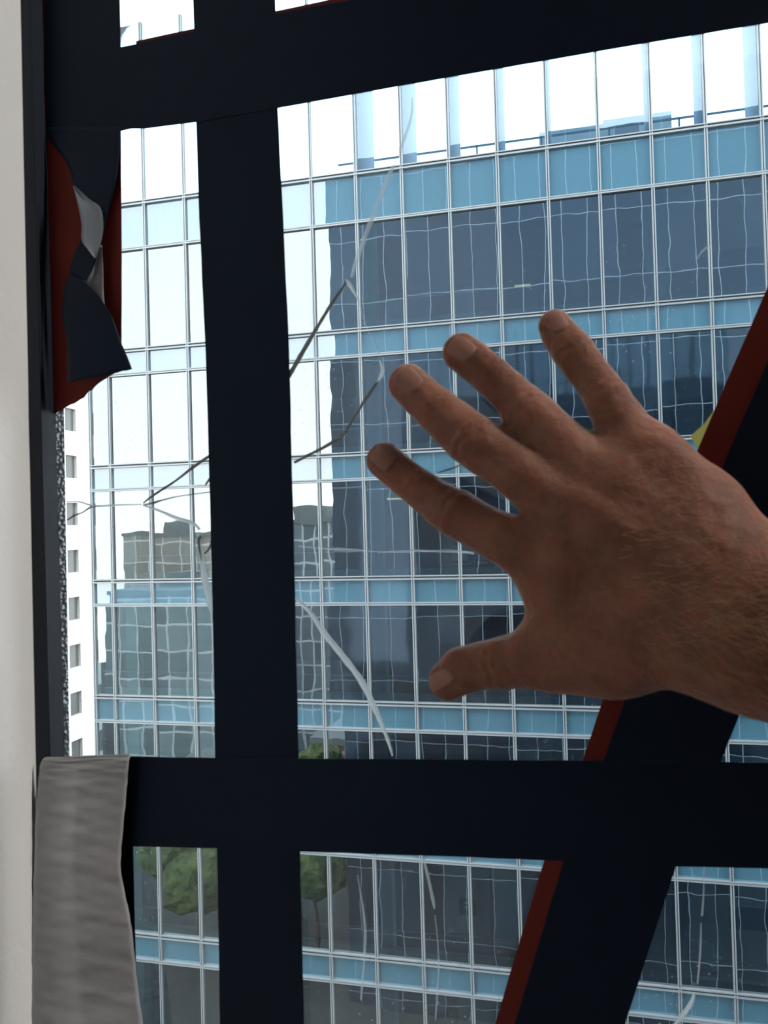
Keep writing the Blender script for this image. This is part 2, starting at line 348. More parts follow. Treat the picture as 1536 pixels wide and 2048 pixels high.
def two_part(name, bars, gaps):
    V, Fc = [], []
    for lo, hi in bars: boxgeo(lo, hi, V, Fc)
    n = len(Fc)
    for lo, hi in gaps: boxgeo(lo, hi, V, Fc)
    o = mesh(name, V, Fc, M_alu); o.data.materials.append(M_gap)
    for i, p in enumerate(o.data.polygons): p.material_index = 0 if i < n else 1
    return bpar(o)
for x in edges:
    two_part('mullion', [((x-.050, D-.06, -28), (x-.012, D+.05, CZ+RZ[0]+6.2)), ((x+.012, D-.06, -28), (x+.050, D+.05, CZ+RZ[0]+6.2))],
             [((x-.012, D-.045, -28), (x+.012, D+.05, CZ+RZ[0]+6.2))])
xa, xb = XL-.05, edges[-1]+.05
for r in range(len(RZ)):
    z = RZ[r]+CZ
    two_part('transom', [((xa, D-.075, z+.025), (xb, D+.05, z+.060)), ((xa, D-.075, z-.075), (xb, D+.05, z-.025))], [((xa, D-.05, z-.025), (xb, D+.05, z+.025))])
    z = SZ[r]+CZ
    two_part('transom', [((xa, D-.07, z-.055), (xb, D+.05, z-.008)), ((xa, D-.07, z+.008), (xb, D+.05, z+.045))], [((xa, D-.055, z-.008), (xb, D+.05, z+.008))])
# floors, columns, back wall, inner rails behind the glass
M_slab = mat('office_slab', (0.20, 0.22, 0.22), 0.9); M_core = mat('office_core_wall', (0.10, 0.11, 0.12), 0.9); noise_color(M_core, (0.02, 0.024, 0.03), (0.09, 0.08, 0.075), 0.35, 3)
M_col = mat('office_column', (0.45, 0.62, 0.62), 0.7); M_part = mat('office_partition', (0.50, 0.66, 0.58), 0.8)
for r in range(len(RZ)):
    bpar(boxes('floor_slab', [((XL+.1, D+.35, SZ[r]+CZ+.12), (xb, D+9, RZ[r]+CZ-.12))], M_slab))
bpar(boxes('back_wall', [((XL+.1, D+9, -28), (xb, D+9.3, RZ[0]+CZ)), ((XL+.02, D+.3, -28), (XL+.14, D+9, RZ[0]+CZ))], M_core))
for c in (-5.75, 0.15, 6.08):
    bpar(boxes('column', [((cx(c)-.20, D+.45, -28), (cx(c)+.20, D+.9, RZ[0]+CZ))], M_col))
for r in range(0, 7):
    zb, zt = RZ[r+1]+CZ, SZ[r]+CZ
    z = zb+(zt-zb)*.265
    bpar(boxes('inner_rail', [((XL+.2, D+.16, z-.018), (xb, D+.20, z+.018))], M_alu))
    bpar(boxes('sill_board', [((XL+.2, D+.12, zb+.07), (xb, D+.34, zb+.26))], M_col))
# partitions and small fittings seen through the lower floors
def part_wall(c0, c1, r, m, dy=2.2, lo=0.0, hi=1.0):
    zb, zt = RZ[r+1]+CZ, SZ[r]+CZ
    return bpar(boxes('partition', [((cx(c0), D+dy, zb+(zt-zb)*lo), (cx(c1), D+dy+.12, zb+(zt-zb)*hi))], m))
M_brick = mat('brown_wall', (0.30, 0.15, 0.12), 0.9); M_tan = mat('tan_wall', (0.42, 0.36, 0.30), 0.9); M_pdark = mat('dark_cabinet', (0.03, 0.035, 0.045), 0.6)
part_wall(1.45, 2.35, 5, M_part, .36, .27, 1); part_wall(2.42, 2.9, 5, M_part, .36, .27, 1)
for a, b, m in [(-.9, .9, M_brick), (.95, 1.45, M_brick), (1.5, 2.3, M_tan), (2.35, 2.95, M_brick), (3.0, 4.0, M_tan), (4.05, 4.6, M_brick), (6.1, 7.5, M_tan)]: part_wall(a, b, 4, m, .45, 0, .85)
part_wall(4.9, 5.8, 0, M_pdark, .4, 0, .75); part_wall(-.95, -.1, 0, M_tan, .9, 0, .9); part_wall(2.1, 3, 0, M_pdark, 1.4, 0, .42); part_wall(7.1, 8.2, 0, M_pdark, 1.2, 0, .5); part_wall(1.5, 2.4, 6, M_part, 1.6, 0, 1)
part_wall(4.05, 4.55, 2, M_part, 1.0, .2, 1); part_wall(-1.9, -1.3, 5, M_tan, 1.0, .1, 1); part_wall(7.1, 8.4, 5, M_core, 2.0, .3, .5)
M_white = mat('white_enamel', (0.8, 0.8, 0.78), 0.5); M_signd = mat('sign_panel', (0.10, 0.14, 0.17), 0.6)
sg = boxes('notice_board', [((-.27, 0, -.25), (.27, .04, .25))], M_signd); q = at(936, 1815, D+.30); sg.location = q
tag(sg, 'small dark notice board with two white bars on green office partition', 'notice board')
_o = boxes('white_bar', [((-.12, -.012, .12), (.14, -.001, .17))], M_white); _o.parent = sg
_o = boxes('white_bar', [((-.12, -.012, -.02), (.14, -.001, .03))], M_white); _o.parent = sg
# lamps switched on inside the opposite offices
M_lamp = bpy.data.materials.new('yellow_tube'); M_lamp.use_nodes = True
_e = M_lamp.node_tree.nodes['Principled BSDF']; _e.inputs['Emission Color'].default_value = (1, .72, .3, 1); _e.inputs['Emission Strength'].default_value = 1.6
for px, py, wd, lb in [(790, 998, .55, 'yellow strip lamp glowing in the opposite office, beside the index finger'), (1045, 572, .5, 'dim yellow strip lamp in the top office floor above the little finger'), (1250, 548, .35, 'short yellow strip lamp in the top office floor behind the dark panel')]:
    p = at(px, py, D+2.4); o = boxes('strip_lamp', [((-wd/2, -.05, -.02), (wd/2, .05, .03))], M_lamp); o.location = p
    _h = boxes('lamp_housing', [((-wd/2-.03, -.07, .03), (wd/2+.03, .07, .07))], M_white, o); tag(o, lb, 'lamp', 'strip lamps in the opposite offices')
# chairs at desks by the opposite windows
M_seat = mat('pale_chair_shell', (0.5, 0.58, 0.6), 0.6)
def office_chair(p, rz, label):
    t = empty('office_chair', p); t.rotation_euler = (0, 0, rz)
    boxes('seat', [((-.25, -.25, .42), (.25, .25, .50))], M_seat, t, .03); boxes('backrest', [((-.24, .22, .55), (.24, .29, 1.05))], M_seat, t, .03)
    boxes('pedestal', [((-.03, -.03, .05), (.03, .03, .42)), ((-.28, -.025, .0), (.28, .025, .06)), ((-.025, -.28, .0), (.025, .28, .06))], M_gap, t)
    tag(t, label, 'chair', 'chairs in the opposite offices'); return t
zf = RZ[3]+CZ-.12
office_chair((at(925, 1140, D+1.2)[0], D+1.2, zf), .4, 'pale swivel chair on the opposite office floor right of the teal column')
office_chair((at(955, 1140, D+1.9)[0], D+1.9, zf), -.5, 'pale swivel chair behind the other, close to the opposite glass')
office_chair((at(1420, 1900, D+1.3)[0], D+1.3, RZ[6]+CZ-.12), 2.6, 'pale swivel chair in the opposite office at lower right of the window')
# the roof: fins, handrail and a plant room behind the parapet glass
M_fin = mat('roof_fin_metal', (0.24, 0.38, 0.52), 0.6)
for c in range(0, 11):
    bpar(boxes('roof_fin', [((cx(c)-.05, D+.10, RZ[0]+CZ), (cx(c)+.05, D+2.3, RZ[0]+6.2+CZ))], M_fin))
zr = RZ[0]+CZ-.12
M_rail = mat('roof_rail_metal', (0.25, 0.28, 0.3), 0.5)
rl = empty('roof_railing', (0, D+3, zr)); tag(rl, 'thin grey metal railing along the roof behind the parapet glass', 'railing')
xl_ = at(676, 322, D+3)[0]
zt_ = at(900, 298, D+3)[2]
o = boxes('top_rail', [((xl_, -.03, zt_-zr-.06), (xb, .03, zt_-zr))], M_rail, rl)
x = xl_+.6
while x < xb:
    boxes('post', [((x-.03, -.03, 0), (x+.03, .03, zt_-zr))], M_rail, rl); x += 2.2
hu = empty('plant_room', (0, D+4.2, zr)); tag(hu, 'pale grey box-shaped plant room on the roof behind the railing', 'plant room')
M_unit = mat('plant_room_cladding', (0.50, 0.56, 0.54), 0.7)
hx0, hx1, hx2 = at(1078, 290, D+4)[0], at(1207, 290, D+4)[0], at(1345, 240, D+4)[0]
z1_, z2_ = at(1150, 250, D+4)[2]-zr, at(1280, 222, D+4)[2]-zr
boxes('housing', [((hx0, 0, 0), (hx1, 2, z1_))], M_unit, hu); boxes('housing', [((hx1, .1, 0), (hx2, 2.2, z2_))], M_unit, hu)
boxes('hatch_door', [((hx1+.4, .05, .1), (hx1+1.2, .1, z2_-.3))], M_rail, hu)

# ------------------------------------------------------------------ the cream tower beyond the left end
M_cream = mat('cream_cladding', (0.82, 0.77, 0.70), 0.85); bump(M_cream, 3, 0.003)
M_cwin = mat('grey_window_glass', (0.14, 0.14, 0.13), 0.2, 0.5)
wt = empty('cream_tower', (-34, 45, -28)); tag(wt, 'cream office tower with small square grey windows at the street end', 'building')
def wp(o, p=None):
    o.parent = p or wt
    o.matrix_parent_inverse = Matrix.Translation(Vector((34, -45, 28))); return o
HT = 60; NF = 26
ybase = at(160, 1000, 1)[1]
wy = [onx(133, 1000, -34)[1], onx(155, 1000, -34)[1]]
y2 = [onx(181, 1000, -34)[1], onx(193, 1000, -34)[1]]
pitch = y2[0]-wy[0]; ww = wy[1]-wy[0]
zref = onx(140, 1100, -34)[2]; dz = (onx(140, 1005, -34)[2]-zref); hw = zref-onx(140, 1146, -34)[2]
ycols = [wy[0]+pitch*k for k in range(-3, 6)]
V, Fc = [], []; boxgeo((-46, 40, -28), (-34.25, 70, CZ+26), V, Fc)
# cladding as horizontal bands and piers so the windows sit in real recesses
zs = [zref+dz*k for k in range(-9, 8)]
prev = -28
for z in zs:
    boxgeo((-34.3, 40, prev), (-34, 70, z-hw), V, Fc)
    py_ = 40
    for yc in ycols:
        if yc-py_ > .05: boxgeo((-34.3, py_, z-hw), (-34, yc, z), V, Fc)
        py_ = yc+ww
    boxgeo((-34.3, py_, z-hw), (-34, 70, z), V, Fc); prev = z
boxgeo((-34.3, 40, prev), (-34, 70, CZ+26), V, Fc)
for z in zs: boxgeo((-34.01, 40, z+.75), (-33.985, 70, z+.79), V, Fc)
wp(mesh('cladding', V, Fc, M_cream))
for z in zs[3:15]:
    for yc in ycols[2:6]:
        f = wp(boxes('window', [((-34.24, yc+.03, z-hw+.03), (-34.20, yc+ww-.03, z-.03))], M_cwin))

# ------------------------------------------------------------------ buildings that show as reflections in the opposite glass
def grid_mat(name, c1, mort, bw, rh, ms=.12):
    m = mat(name, c1, .6); g = N(m, 'ShaderNodeNewGeometry'); s = N(m, 'ShaderNodeSeparateXYZ'); c = N(m, 'ShaderNodeCombineXYZ'); b = N(m, 'ShaderNodeTexBrick')
    ad = N(m, 'ShaderNodeMath'); ad.operation = 'ADD'; L(m, g.outputs['Position'], s.inputs[0]); L(m, s.outputs['X'], ad.inputs[0]); L(m, s.outputs['Y'], ad.inputs[1])
    L(m, ad.outputs[0], c.inputs['X']); L(m, s.outputs['Z'], c.inputs['Y']); L(m, c.outputs[0], b.inputs['Vector'])
    b.offset = 0; b.inputs['Scale'].default_value = 1; b.inputs['Brick Width'].default_value = bw; b.inputs['Row Height'].default_value = rh; b.inputs['Mortar Size'].default_value = ms; b.inputs['Mortar Smooth'].default_value = 0
    b.inputs['Color1'].default_value = (*c1, 1); b.inputs['Color2'].default_value = tuple(x*.6 for x in c1)+(1,); b.inputs['Mortar'].default_value = (*mort, 1)
    L(m, b.outputs['Color'], m.node_tree.nodes['Principled BSDF'].inputs['Base Color']); return m
RB = [((-38, -60, 30), (12, 10), (.20, .24, .28), (.62, .66, .68), 1.6, 3.2, 'slim grey tower with pale bands mirrored in the opposite glass'),
      ((-24, -34, 8), (10, 10), (.16, .09, .07), (.55, .45, .38), 2.2, 2.6, 'brown brick block mirrored low in the opposite glass'),
      ((-52, -48, 22), (14, 14), (.30, .40, .42), (.7, .75, .75), 2.4, 3.2, 'pale green glass block mirrored in the left panes'),
      ((-70, -80, 29), (16, 12), (.36, .34, .30), (.7, .68, .62), 3, 3.4, 'tan stone block mirrored in the leftmost panes'),
      ((-36, -22, 6), (9, 9), (.35, .37, .30), (.6, .6, .5), 2, 3, 'low olive block mirrored near the bottom of the left panes')]
for (x, y, h), (bw_, bd_), c1, c2, gw, gh, lb in RB:
    t = empty('distant_building', (x, y, -28)); m = grid_mat('distant_wall', c1, c2, gw, gh)
    boxes('walls', [((-bw_/2, -bd_/2, 0), (bw_/2, bd_/2, h))], m, t)
    boxes('roof', [((-bw_/2-.2, -bd_/2-.2, h), (bw_/2+.2, bd_/2+.2, h+.6)), ((-2, -2, h+.6), (2, 2, h+2.6))], M_slab, t)
    tag(t, lb, 'building', 'buildings mirrored in the opposite glass')

# street trees mirrored low in the left panes
M_leaf = mat('tree_leaves', (0.10, 0.15, 0.05), 0.8); noise_color(M_leaf, (0.05, 0.09, 0.025), (0.20, 0.24, 0.07), 1.3); bump(M_leaf, 2.2, 0.6, 6); M_bark = mat('tree_bark', (0.14, 0.10, 0.07), 0.9)
rt = random.Random(5)
for (x, y, h, lb) in [(-19.5, -3, 11, 'green street tree mirrored low in the panes beside the tape crossing'), (-23, -9, 13, 'tall olive street tree mirrored in the lower left panes'), (-28, -2, 10, 'leafy street tree mirrored in the lowest left panes by the drape')]:
    t = empty('street_tree', (x, y, -28)); V, Fc = [], []
    for k in range(7):
        for j, r_ in ((0, .22-.02*k),):
            for a in range(8): V.append((math.cos(a*.785)*r_+.05*math.sin(k), math.sin(a*.785)*r_, k*h/9))
    for k in range(6):
        for a in range(8): Fc.append((k*8+a, k*8+(a+1) % 8, k*8+8+(a+1) % 8, k*8+8+a))
    mesh('trunk', V, Fc, M_bark, t, True)
    bm = bmesh.new()
    for k in range(16):
        an, rr_ = rt.uniform(0, 6.28), rt.uniform(0, 2.2)
        g0 = bmesh.ops.create_icosphere(bm, subdivisions=3, radius=rt.uniform(1.0, 1.9), matrix=Matrix.Translation((math.cos(an)*rr_, math.sin(an)*rr_, h*rt.uniform(.5, .92))))
        for v in g0['verts']: v.co += Vector([rt.uniform(-.16, .16) for _ in range(3)])
    me = bpy.data.meshes.new('foliage'); bm.to_mesh(me); bm.free(); me.materials.append(M_leaf)
    o = bpy.data.objects.new('foliage', me); COL.objects.link(o); o.parent = t
    tag(t, lb, 'tree', 'street trees mirrored in the opposite glass')

# ------------------------------------------------------------------ tape on the glass
def strip(name, pts, Y, m, th=0.0003, label=None, cat='tape', group='tape strips on the window glass', wob=0.5, seed=1):
    """tape cut to the outline pts, lying against the glass plane y = Y"""
    rr = random.Random(seed); P = []
    n = len(pts)
    for i in range(n):
        a, b = pts[i], pts[(i+1) % n]
        l = math.hypot(b[0]-a[0], b[1]-a[1]); k = max(1, int(l/40))
        for j in range(k):
            t = j/k; jit = wob if j else 0
            P.append((a[0]+(b[0]-a[0])*t+rr.uniform(-jit, jit), a[1]+(b[1]-a[1])*t+rr.uniform(-jit, jit)))
    bm = bmesh.new(); fr_ = [bm.verts.new(at(x, y, Y)) for x, y in P]
    f = bm.faces.new(fr_); bmesh.ops.recalc_face_normals(bm, faces=[f])
    r = bmesh.ops.extrude_face_region(bm, geom=[f])
    for v in r['geom']:
        if isinstance(v, bmesh.types.BMVert): v.co.y += th
    bmesh.ops.recalc_face_normals(bm, faces=bm.faces[:])
    me = bpy.data.meshes.new(name); bm.to_mesh(me); bm.free(); me.materials.append(m)
    o = bpy.data.objects.new(name, me); COL.objects.link(o)
    if label: tag(o, label, cat, group)
    return o
T0 = GY-0.0006                  # red layer on the glass
T1 = GY-0.0010                  # black layers over it
T2 = GY-0.0014
T3 = GY-0.0018
torn = [(243, 700), (236, 742), (220, 752), (208, 759), (199, 765), (193, 770), (184, 779), (176, 784), (168, 795), (160, 799), (150, 806), (139, 810), (129, 816), (123, 822), (117, 822), (111, 827), (104, 828)]
strip('red_tape', [(70, -1100), (222, -1100), (239, 0), (242, 300), (243, 560)]+torn+[(96, 700), (90, 450), (88, 300), (84, 0)], T0, M_red, label='dark red vertical tape strip with a torn lower edge by the frame', seed=2)
strip('black_tape', [(76, -1100), (222, -1100), (239, 0), (241, 92), (239, 262), (180, 268), (94, 275), (91, 120)], T1, M_tape, label='black vertical tape piece along the window frame in the upper left corner', seed=3)
strip('red_tape', [(272, 82), (388, 57), (551, 22), (680, -6), (900, -40), (900, 60), (551, 120), (272, 160)], T0, M_red, label='thin dark red tape edge peeping out above the top black band', seed=4)
strip('black_tape', [(93, 118), (242, 94), (272, 88), (388, 62), (551, 28), (690, 2), (1100, -78), (1700, -190), (3400, -500), (3400, -255), (1700, 18), (1536, 46), (1300, 85), (1000, 137), (760, 179), (555, 216), (392, 244), (290, 257), (262, 257), (236, 263), (93, 270)], T2, M_tape, label='black tape band running across the top of the window', seed=5)
strip('black_tape', [(350, -1100), (388, 57), (392, 243), (397, 400), (404, 560), (411, 700), (420, 1000), (427, 1300), (430, 1510), (434, 1693), (440, 2048), (455, 2900), (630, 2900), (608, 2048), (600, 1700), (597, 1510), (592, 1300), (588, 1100), (578, 700), (566, 430), (555, 215), (551, 24), (512, -1100)], T1, M_tape, label='black vertical tape band beside the crack, left of the hand', seed=6)
strip('black_tape', [(90, 1513), (258, 1513), (430, 1516), (597, 1517), (900, 1519), (1165, 1521), (1536, 1525), (3400, 1535), (3400, 1800), (1536, 1737), (1350, 1733), (1125, 1722), (900, 1713), (600, 1703), (434, 1697), (266, 1693), (90, 1690)], T2, M_tape, label='black horizontal tape band across the window below the hand', seed=7)
strip('black_tape', [(92, 1516), (258, 1516), (266, 1693), (271, 1900), (276, 2048), (290, 2900), (105, 2900)], T1, M_tape, label='black vertical tape piece below the crossing, mostly behind the grey drape', seed=8)
strip('red_tape', [(700, 2900), (990, 2048), (1088, 1722), (1165, 1521), (1209, 1390), (1300, 1150), (1395, 900), (1450, 770), (1536, 572), (2010, -500), (2100, -500), (1640, 640), (1480, 900), (1300, 1390), (1150, 1800), (775, 2900)], T0, M_red, label='bright red diagonal tape strip edging the left side of the black diagonal', seed=9)
strip('black_tape', [(735, 2900), (1029, 2048), (1127, 1722), (1207, 1521), (1250, 1400), (1340, 1160), (1443, 940), (1536, 720), (2060, -500), (2330, -500), (1800, 680), (1620, 1080), (1483, 1420), (1442, 1521), (1352, 1733), (1250, 2048), (960, 2900)], T1, M_tape, label='wide black diagonal tape band passing behind the wrist', seed=10)
M_note = mat('yellow_paper', (0.78, 0.74, 0.36), 0.8)
_p = M_note.node_tree.nodes['Principled BSDF']; _tl = N(M_note, 'ShaderNodeBsdfTranslucent'); _tl.inputs[0].default_value = (.9, .86, .42, 1); _mx = N(M_note, 'ShaderNodeMixShader'); _mx.inputs[0].default_value = .7
L(M_note, _p.outputs[0], _mx.inputs[1]); L(M_note, _tl.outputs[0], _mx.inputs[2]); L(M_note, _mx.outputs[0], M_note.node_tree.nodes['Material Output'].inputs[0])
strip('sticky_note', [(1381, 872), (1408, 848), (1431, 817), (1475, 855), (1450, 930), (1398, 902)], GY-0.0003, M_note, th=0.0001, label='pale yellow sticky note stuck half under the red diagonal tape', cat='note', group=None, seed=12, wob=.2)

# tape hanging loose: black outside, grey glue side; a curled strip of cloth tape
def ribbon(name, rows, m_front, m_back, nx=14, sub=5, wr=0.0, seed=1, parent=None, sag=None):
    """rows: (left px, left py, right px, right py, depth left, depth right); built as a doubled sheet"""
    R = spline(rows, sub); rr = random.Random(seed); V = []; Fc = []
    ph = [rr.uniform(0, 6.28) for _ in range(8)]
    for i, r in enumerate(R):
        a = at(r[0], r[1], r[4]); b = at(r[2], r[3], r[5])
        for j in range(nx+1):
            t = j/nx; p = a.lerp(b, t)
            d = 0
            if sag: d += sag(t, i/(len(R)-1))
            if wr: d += wr*(math.sin(i*.9+ph[0]+2*t)*math.sin(t*5+ph[1])+.7*math.sin(i*1.7+ph[2]-3*t)*math.sin(t*9+ph[3]+i*.2)+.5*math.sin(i*.35+ph[4]+t*6))
            V.append((p[0], p[1]+d, p[2]))
    n = nx+1; tot = len(V)
    V2 = [(x, y+0.00025, z) for x, y, z in V]; k = len(R)
    for i in range(k-1):
        for j in range(nx):
            q = (i*n+j, i*n+j+1, (i+1)*n+j+1, (i+1)*n+j)
            Fc.append(q); Fc.append(tuple(tot+x for x in reversed(q)))
    nf = len(Fc)
    for i in range(k-1):
        Fc.append((i*n, (i+1)*n, tot+(i+1)*n, tot+i*n)); Fc.append((i*n+nx, tot+i*n+nx, tot+(i+1)*n+nx, (i+1)*n+nx))
    for j in range(nx):
        Fc.append((j, tot+j, tot+j+1, j+1)); e = (k-1)*n; Fc.append((e+j, e+j+1, tot+e+j+1, tot+e+j))
    o = mesh(name, V+V2, Fc, m_front, parent, True); o.data.materials.append(m_back)
    for i, p in enumerate(o.data.polygons): p.material_index = 1 if (i < nf and i % 2 == 1) else 0
    return o
g = GY
M_glue_glare = mat('glue_side_and_glare', (0.20, 0.225, 0.26), 0.3, 0.6)  # tape's glue side, and the painted glare strip on its fold
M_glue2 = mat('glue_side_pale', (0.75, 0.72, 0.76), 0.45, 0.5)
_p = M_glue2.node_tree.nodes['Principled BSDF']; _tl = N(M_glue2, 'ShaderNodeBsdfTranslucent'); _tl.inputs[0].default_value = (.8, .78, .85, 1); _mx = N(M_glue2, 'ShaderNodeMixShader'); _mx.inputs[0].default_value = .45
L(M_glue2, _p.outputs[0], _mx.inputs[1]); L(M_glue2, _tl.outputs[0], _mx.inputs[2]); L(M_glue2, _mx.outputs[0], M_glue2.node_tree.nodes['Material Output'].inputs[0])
lt = empty('loose_tape', at(165, 280, g-.002)); tag(lt, 'black tape end peeled off the glass, hanging twisted in front of the red strip', 'tape')
inv = Matrix.Translation(-lt.location)
def lpar(o): o.parent = lt; o.matrix_parent_inverse = inv; return o
up = ribbon('upper_fold', [(93, 255, 240, 255, g-.0022, g-.0022), (95, 275, 239, 278, g-.0025, g-.0025), (133, 325, 236, 325, g-.004, g-.003), (148, 375, 229, 375, g-.006, g-.004), (158, 420, 217, 418, g-.008, g-.005),
      (163, 455, 208, 457, g-.008, g-.006), (161, 480, 201, 488, g-.008, g-.007), (150, 505, 193, 517, g-.008, g-.008), (142, 530, 184, 540, g-.008, g-.009), (138, 547, 172, 562, g-.008, g-.009)], M_tape, M_glue_glare)
lpar(up)
lo_ = ribbon('lower_flap', [(140, 545, 165, 560, g-.0085, g-.0105), (129, 576, 195, 590, g-.0085, g-.0105), (124, 614, 217, 622, g-.009, g-.010), (126, 649, 228, 645, g-.010, g-.009), (132, 675, 240, 680, g-.011, g-.009), (135, 714, 254, 712, g-.012, g-.009), (134, 764, 264, 738, g-.013, g-.009)], M_tape, M_glue_glare, sag=lambda t, s: -.002*math.sin(t*3.14)*s)
# ragged lower edge
me = lo_.data; n_ = 15; kk = len(me.vertices)//2
for base in (kk-n_, 2*kk-n_):
    for j in range(n_):
        v = me.vertices[base+j]; v.co.z += [0, -.0004, -.0006, -.0008, -.001, -.0012, -.0011, -.0013, -.001, -.0012, -.0006, -.0008, -.0002, -.0004, 0][j]
lpar(lo_)
fg = ribbon('fold_glare', [(146, 372, 150, 372, g-.0085, g-.0085), (152, 395, 178, 398, g-.0095, g-.0075), (158, 420, 200, 415, g-.0105, g-.008), (163, 450, 206, 450, g-.0105, g-.0075), (163, 480, 201, 485, g-.0105, g-.008), (176, 500, 194, 508, g-.0105, g-.009), (189, 516, 193, 517, g-.0095, g-.0095)], M_glue_glare, M_tape, nx=8, sag=lambda t, s: .0012*math.sin(t*3.14))  # grey strip stands in for the highlight on the glossy black fold
lpar(fg)['label'] = 'grey strip painted as glare along the tape fold'
pf = ribbon('pale_twist', [(201, 490, 203, 490, g-.0068, g-.0068), (188, 520, 205, 520, g-.007, g-.0062), (172, 556, 206, 556, g-.0075, g-.0062), (150, 572, 207, 590, g-.0078, g-.006), (170, 585, 209, 612, g-.0078, g-.006), (205, 605, 210, 615, g-.0078, g-.006)], M_glue2, M_tape, nx=8, sag=lambda t, s: .0015*math.sin(t*3.14))
lpar(pf)['label'] = 'pale shining twist of the tape'

gt = ribbon('draped_tape', [(93, 1514, 259, 1508, g-.0140, g-.0085), (86, 1518, 260, 1511, g-.0145, g-.009), (80, 1532, 257, 1528, g-.015, g-.0095), (76, 1565, 254, 1562, g-.0155, g-.0095), (72, 1620, 250, 1615, g-.016, g-.0095), (69, 1680, 244, 1675, g-.0165, g-.0095),
      (68, 1740, 241, 1735, g-.017, g-.0095), (66, 1800, 252, 1800, g-.0175, g-.0095), (65, 1860, 262, 1850, g-.018, g-.0098), (64, 1920, 269, 1915, g-.0185, g-.010), (64, 1980, 275, 1975, g-.019, g-.010), (63, 2050, 285, 2048, g-.0195, g-.0105), (62, 2160, 292, 2160, g-.020, g-.011), (62, 2230, 292, 2230, g-.021, g-.011)],
      M_grey, M_tape, nx=26, sub=8, wr=0.00022, seed=9, sag=lambda t, s: -.0016*math.sin(min(1, t*2.2)*3.14))
tag(gt, 'grey cloth tape folded over the crossing, its wrinkled back hanging down at lower left', 'tape')
#HAND0
# ------------------------------------------------------------------ the hand and forearm (one continuous skin)
def cp(px, py, zc):
    """camera-frame point (x right, y up, z towards the viewer) at distance zc"""
    return np.array([(px-768)/F*zc, (1024-py)/F*zc, -zc])
H = 0.0009
LO = np.array([-0.012, -0.125, -0.400]); HI = np.array([0.262, 0.098, -0.225])
NS = np.ceil((HI-LO)/H).astype(int)
ax = [LO[i]+H*np.arange(NS[i]) for i in range(3)]
BIG = 0.03
def sub(lo, hi):
    i0 = np.clip(((lo-LO)/H).astype(int)-1, 0, NS); i1 = np.clip(((hi-LO)/H).astype(int)+2, 0, NS)
    return tuple(slice(a, b) for a, b in zip(i0, i1))
def grid(sl): return np.meshgrid(ax[0][sl[0]], ax[1][sl[1]], ax[2][sl[2]], indexing='ij', sparse=True)
def smin(a, b, k):
    h = np.maximum(k-np.abs(a-b), 0)/k
    return np.minimum(a, b)-h*h*k*.25
def capsule(field, p, q, r1, r2, k, flat=1.0, pad=0.014):
    m = max(r1, r2)+pad
    sl = sub(np.minimum(p, q)-m, np.maximum(p, q)+m)
    if any(s.stop <= s.start for s in sl): return
    X, Y, Z = grid(sl); d = q-p; fs = np.array([1, 1, flat]); df = d*fs; L2 = max((df*df).sum(), 1e-12)
    ex, ey, ez = X-p[0], Y-p[1], (Z-p[2])*flat
    t = np.clip((ex*df[0]+ey*df[1]+ez*df[2])/L2, 0, 1)
    dist = np.sqrt((ex-t*df[0])**2+(ey-t*df[1])**2+(ez-t*df[2])**2)-(r1+(r2-r1)*t)
    dist = dist/(1+(flat-1)*.35)
    field[sl] = smin(field[sl], dist.astype(np.float32), k)
def newf(): return np.full(tuple(NS), BIG, np.float32)
FING = {
 'index': [(769, 921, 37.5, .374), (817, 961, 38, .372), (856, 989, 41, .369), (887, 1012, 45, .366), (915, 1028, 49, .363), (963, 1056, 48.5, .359), (994, 1072, 50, .356), (1040, 1098, 54, .352), (1110, 1135, 60, .347)],
 'middle': [(817, 768, 41, .374), (843, 793, 42.5, .372), (877, 823, 45.5, .369), (907, 849, 50, .366), (938, 876, 53, .363), (970, 900, 53, .360), (1003, 922, 51.5, .357), (1039, 949, 53, .353), (1090, 985, 58, .349), (1170, 1040, 66, .345)],
 'ring': [(924, 705, 40, .374), (945, 721, 40, .372), (984, 754, 40, .369), (1017, 783, 42, .366), (1046, 814, 47.5, .363), (1076, 841, 50, .360), (1105, 869, 50, .356), (1150, 915, 56, .351), (1215, 970, 64, .346)],
 'little': [(1110, 652, 34, .369), (1121, 671, 37.5, .368), (1142, 698, 41.5, .365), (1170, 735, 41, .362), (1195, 768, 41.5, .359), (1217, 804, 46, .356), (1239, 839, 50, .353), (1262, 880, 56, .350), (1300, 920, 62, .346)],
 'thumb': [(897, 1361, 41, .366), (925, 1341, 48, .363), (965, 1331, 48, .359), (1016, 1324, 53.5, .353), (1060, 1317, 57, .348), (1120, 1313, 62, .344), (1230, 1305, 72, .336)]}
def rm(rpx, zc): return rpx*zc/F
body = newf()
palm = newf()
def pc(a, b, ra, rb_, k=.012, flat=1.1):
    capsule(palm, cp(*a), cp(*b), rm(ra, a[2]), rm(rb_, b[2]), k, flat)
pc((1110, 1148, .347), (1440, 1258, .325), 62, 108)
pc((1112, 1180, .346), (1120, 1240, .345), 60, 58)
pc((1170, 1040, .345), (1440, 1220, .325), 68, 108)
pc((1215, 970, .346), (1440, 1190, .325), 66, 108)
pc((1300, 915, .346), (1395, 1035, .336), 64, 88)
pc((1395, 1035, .336), (1480, 1185, .324), 88, 130, flat=1.2)
pc((1230, 1305, .336), (1420, 1270, .325), 72, 105)
pc((1120, 1313, .344), (1230, 1305, .336), 62, 72)
pc((1150, 1240, .345), (1300, 1200, .340), 55, 80)
wr = np.array([.150, -.0455, -.318])
capsule(palm, wr, np.array([.262, -.078, -.272]), .0335, .0375, .016, 1.28)
